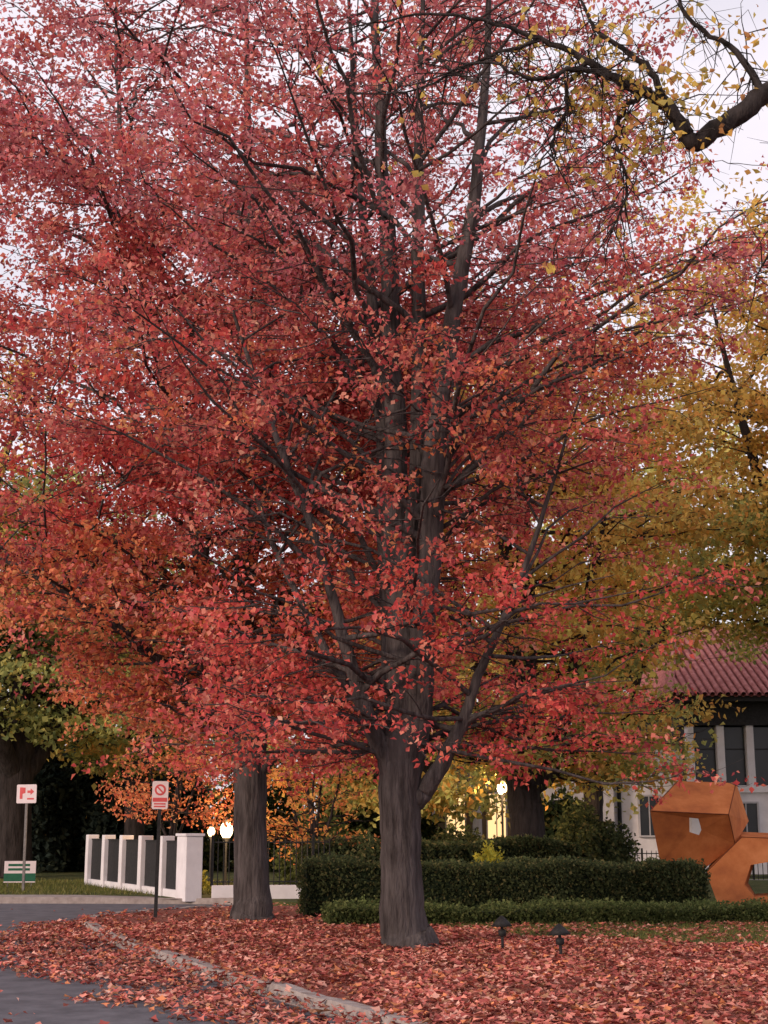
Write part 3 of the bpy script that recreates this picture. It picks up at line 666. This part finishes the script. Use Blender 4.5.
# ------------------------------------------------------------ sculpture
def frame_form(par,name,fo,fi,bo,bi):
    n=len(fo); v=[*fo,*fi,*bo,*bi]; f=[]
    for i in range(n):
        j=(i+1)%n
        f+=[(i,j,n+j,n+i),(2*n+j,2*n+i,3*n+i,3*n+j),(i,2*n+i,2*n+j,j),(n+i,n+j,3*n+j,3*n+i)]
    return add_mesh(name,v,f,M['corten'],par)
def sculpture():
    par=empty('steel_sculpture')
    frame_form(par,'upper_form',
      [(5.30,28.5,1.93),(6.86,28.5,1.86),(7.08,29.0,1.28),(6.38,29.2,.72),(5.58,29.1,.88)],
      [(6.10,28.62,1.80),(6.29,28.62,1.78),(6.36,28.76,1.56),(6.32,28.82,1.46),(6.13,28.8,1.52)],
      [(6.12,29.7,2.55),(7.34,29.7,2.52),(7.66,30.1,1.74),(6.95,30.2,.95),(6.1,30.0,1.1)],
      [(6.32,29.95,1.84),(6.56,29.95,1.83),(6.64,30.0,1.56),(6.58,30.05,1.40),(6.36,30.0,1.45)])
    frame_form(par,'lower_form',
      [(6.40,28.7,.74),(7.22,29.0,1.42),(8.2,29.0,1.38),(8.8,28.7,.8),(8.4,28.3,.06),(6.54,28.3,.06)],
      [(7.10,28.52,.50),(7.30,28.72,.88),(7.82,28.76,.96),(8.2,28.66,.78),(8.05,28.45,.33),(7.26,28.43,.28)],
      [(6.75,29.9,.85),(7.5,30.2,1.52),(8.5,30.2,1.48),(9.1,29.9,.85),(8.7,29.6,.06),(6.9,29.6,.06)],
      [(7.5,29.8,.50),(7.7,30.0,.88),(8.1,30.05,.96),(8.5,29.9,.8),(8.3,29.7,.33),(7.6,29.7,.28)])
    tb=Tubes()
    for a,b in [((5.30,28.5,1.93),(6.86,28.5,1.86)),((6.86,28.5,1.86),(7.34,29.7,2.52)),((6.86,28.5,1.86),(7.08,29.0,1.28)),((5.30,28.5,1.93),(6.12,29.7,2.55)),((6.40,28.7,.74),(7.22,29.0,1.42)),((7.22,29.0,1.42),(8.2,29.0,1.38))]:
        a=np.array(a);b=np.array(b); tb.add(np.array([a,(a+b)/2,b]),[.010]*3,5)
    tb.build('weld_seams',M['corten_dark'],par)
M['corten_dark']=noise_mat('weld_rust',(0.10,0.03,0.015),(0.2,0.06,0.025),scale=8,rough=.9,bump=.2)
sculpture()

# ------------------------------------------------------------ signs
def rrect(w,h,r,n=5):
    P=[]
    for cx,cz,a0 in ((w/2-r,h/2-r,0),(-w/2+r,h/2-r,90),(-w/2+r,-h/2+r,180),(w/2-r,-h/2+r,270)):
        for i in range(n):
            a=math.radians(a0+90*i/(n-1)); P.append((cx+r*math.cos(a),cz+r*math.sin(a)))
    return P
def plate(name,P,y0,y1,mat,par,c=(0,0)):
    n=len(P); v=[(x+c[0],y0,z+c[1]) for x,z in P]+[(x+c[0],y1,z+c[1]) for x,z in P]
    f=[tuple(range(n)),tuple(range(2*n-1,n-1,-1))]+[(i,i+n,(i+1)%n+n,(i+1)%n) for i in range(n)]
    return add_mesh(name,v,f,mat,par)
def sign(name,x,y,h,w,ph,rot,style):
    par=empty(name,(x,y,0)); par.rotation_euler=(0,math.radians(random.uniform(-1,1)),math.radians(rot))
    box('post',(-.03,-.02,-.05),(.03,.02,h),M['iron'] if style==0 else M['galv'],par)
    zc=h-ph/2+.02
    plate('panel',rrect(w,ph,.03),-.03,-.024,M['signwhite'],par,(0,zc))
    if style==0:
        ring=[(.085*math.cos(a),.085*math.sin(a)) for a in np.linspace(0,6.283,20,endpoint=False)]
        plate('symbol_ring',[(x*1.15,z*1.15) for x,z in ring],-.033,-.0305,M['signred'],par,(0,zc+.09))
        plate('symbol_face',[(x*.75,z*.75) for x,z in ring],-.036,-.0335,M['signwhite'],par,(0,zc+.09))
        plate('symbol_bar',[(-.07,.05),(-.05,.07),(.07,-.05),(.05,-.07)],-.039,-.0365,M['signred'],par,(0,zc+.09))
        plate('lower_band',[(-w*.44,-.035),(w*.44,-.035),(w*.44,.035),(-w*.44,.035)],-.033,-.0305,M['signred'],par,(0,zc-.08))
        for i in range(2): plate('text_line_%d'%i,[(-.1,-.013),(.1,-.013),(.1,.013),(-.1,.013)],-.033,-.0305,M['signred'],par,(0,zc-.15-.045*i))
    else:
        plate('letter_p',[(-.17,-.14),(-.1,-.14),(-.1,-.02),(-.03,.0),(-.03,.13),(-.17,.14)],-.033,-.0305,M['signred'],par,(0,zc+.02))
        plate('arrow',[(.02,-.03),(.1,-.03),(.1,-.08),(.19,0),(.1,.08),(.1,.03),(.02,.03)],-.033,-.0305,M['signred'],par,(0,zc+.05))
        plate('text_line',[(.02,-.02),(.19,-.02),(.19,.02),(.02,.02)],-.033,-.0305,M['signred'],par,(0,zc-.12))
sign('parking_sign',-3.93,25.0,2.38,.28,.48,4,0)
sign('parking_sign',-8.72,35,2.62,.5,.45,-6,1)
def yard_sign():
    par=empty('yard_sign',(-9.45,37.5,0)); par.rotation_euler=(0,0,math.radians(8))
    for x in (-.3,.3): box('stake',(x-.012,-.01,0),(x+.012,.01,.55),M['galv'],par)
    plate('panel',[(-.4,.22),(.4,.22),(.4,.76),(-.4,.76)],-.03,-.014,M['signwhite'],par)
    plate('green_band',[(-.4,.25),(.4,.25),(.4,.45),(-.4,.45)],-.034,-.031,M['signgreen'],par)
    for i in range(2): plate('text_%d'%i,[(-.3,.52+.11*i),(.25,.52+.11*i),(.25,.58+.11*i),(-.3,.58+.11*i)],-.034,-.031,M['signgreen'],par)
yard_sign()

# ------------------------------------------------------------ light, world
ELEV,ROT=math.radians(16),math.radians(225)
w=bpy.data.worlds.new('World'); scene.world=w; w.use_nodes=True; nt=w.node_tree; nt.nodes.clear()
out=nt.nodes.new('ShaderNodeOutputWorld'); bg=nt.nodes.new('ShaderNodeBackground'); bg.inputs[1].default_value=0.15
sky=nt.nodes.new('ShaderNodeTexSky'); sky.sky_type='NISHITA'; sky.sun_disc=False; sky.sun_elevation=ELEV; sky.sun_rotation=ROT
sky.air_density=1.0; sky.dust_density=3.0; sky.ozone_density=1.5
tc=nt.nodes.new('ShaderNodeTexCoord'); mp=nt.nodes.new('ShaderNodeMapping'); mp.inputs['Scale'].default_value=(1,1,2.5)
nz=nt.nodes.new('ShaderNodeTexNoise'); nz.inputs['Scale'].default_value=2.2; nz.inputs['Detail'].default_value=5
nt.links.new(tc.outputs['Generated'],mp.inputs[0]); nt.links.new(mp.outputs[0],nz.inputs['Vector'])
rp=nt.nodes.new('ShaderNodeMapRange'); rp.inputs['From Min'].default_value=.3; rp.inputs['From Max'].default_value=.7; rp.inputs['To Min'].default_value=.6; rp.inputs['To Max'].default_value=.92
nt.links.new(nz.outputs['Fac'],rp.inputs['Value'])
mx=nt.nodes.new('ShaderNodeMix'); mx.data_type='RGBA'; mx.inputs['B'].default_value=(7.9,7.2,7.7,1)
nt.links.new(rp.outputs[0],mx.inputs['Factor']); nt.links.new(sky.outputs[0],mx.inputs['A']); nt.links.new(mx.outputs['Result'],bg.inputs[0]); nt.links.new(bg.outputs[0],out.inputs[0])
sl=bpy.data.lights.new('sun','SUN'); sl.energy=2.0; sl.angle=math.radians(10); sl.color=(1,.76,.60)
so=bpy.data.objects.new('sun',sl); col.objects.link(so)
dirv=Vector((math.sin(ROT)*math.cos(ELEV),math.cos(ROT)*math.cos(ELEV),math.sin(ELEV)))
so.rotation_euler=dirv.to_track_quat('Z','Y').to_euler(); so.location=dirv*60

cam=bpy.data.cameras.new('camera'); co=bpy.data.objects.new('camera',cam); col.objects.link(co)
co.location=(0,0,1.6); co.rotation_euler=(math.radians(90+12.72),0,0)
cam.sensor_fit='VERTICAL'; cam.sensor_height=24; cam.lens=32.8; cam.clip_end=3000; cam.clip_start=.1
scene.camera=co
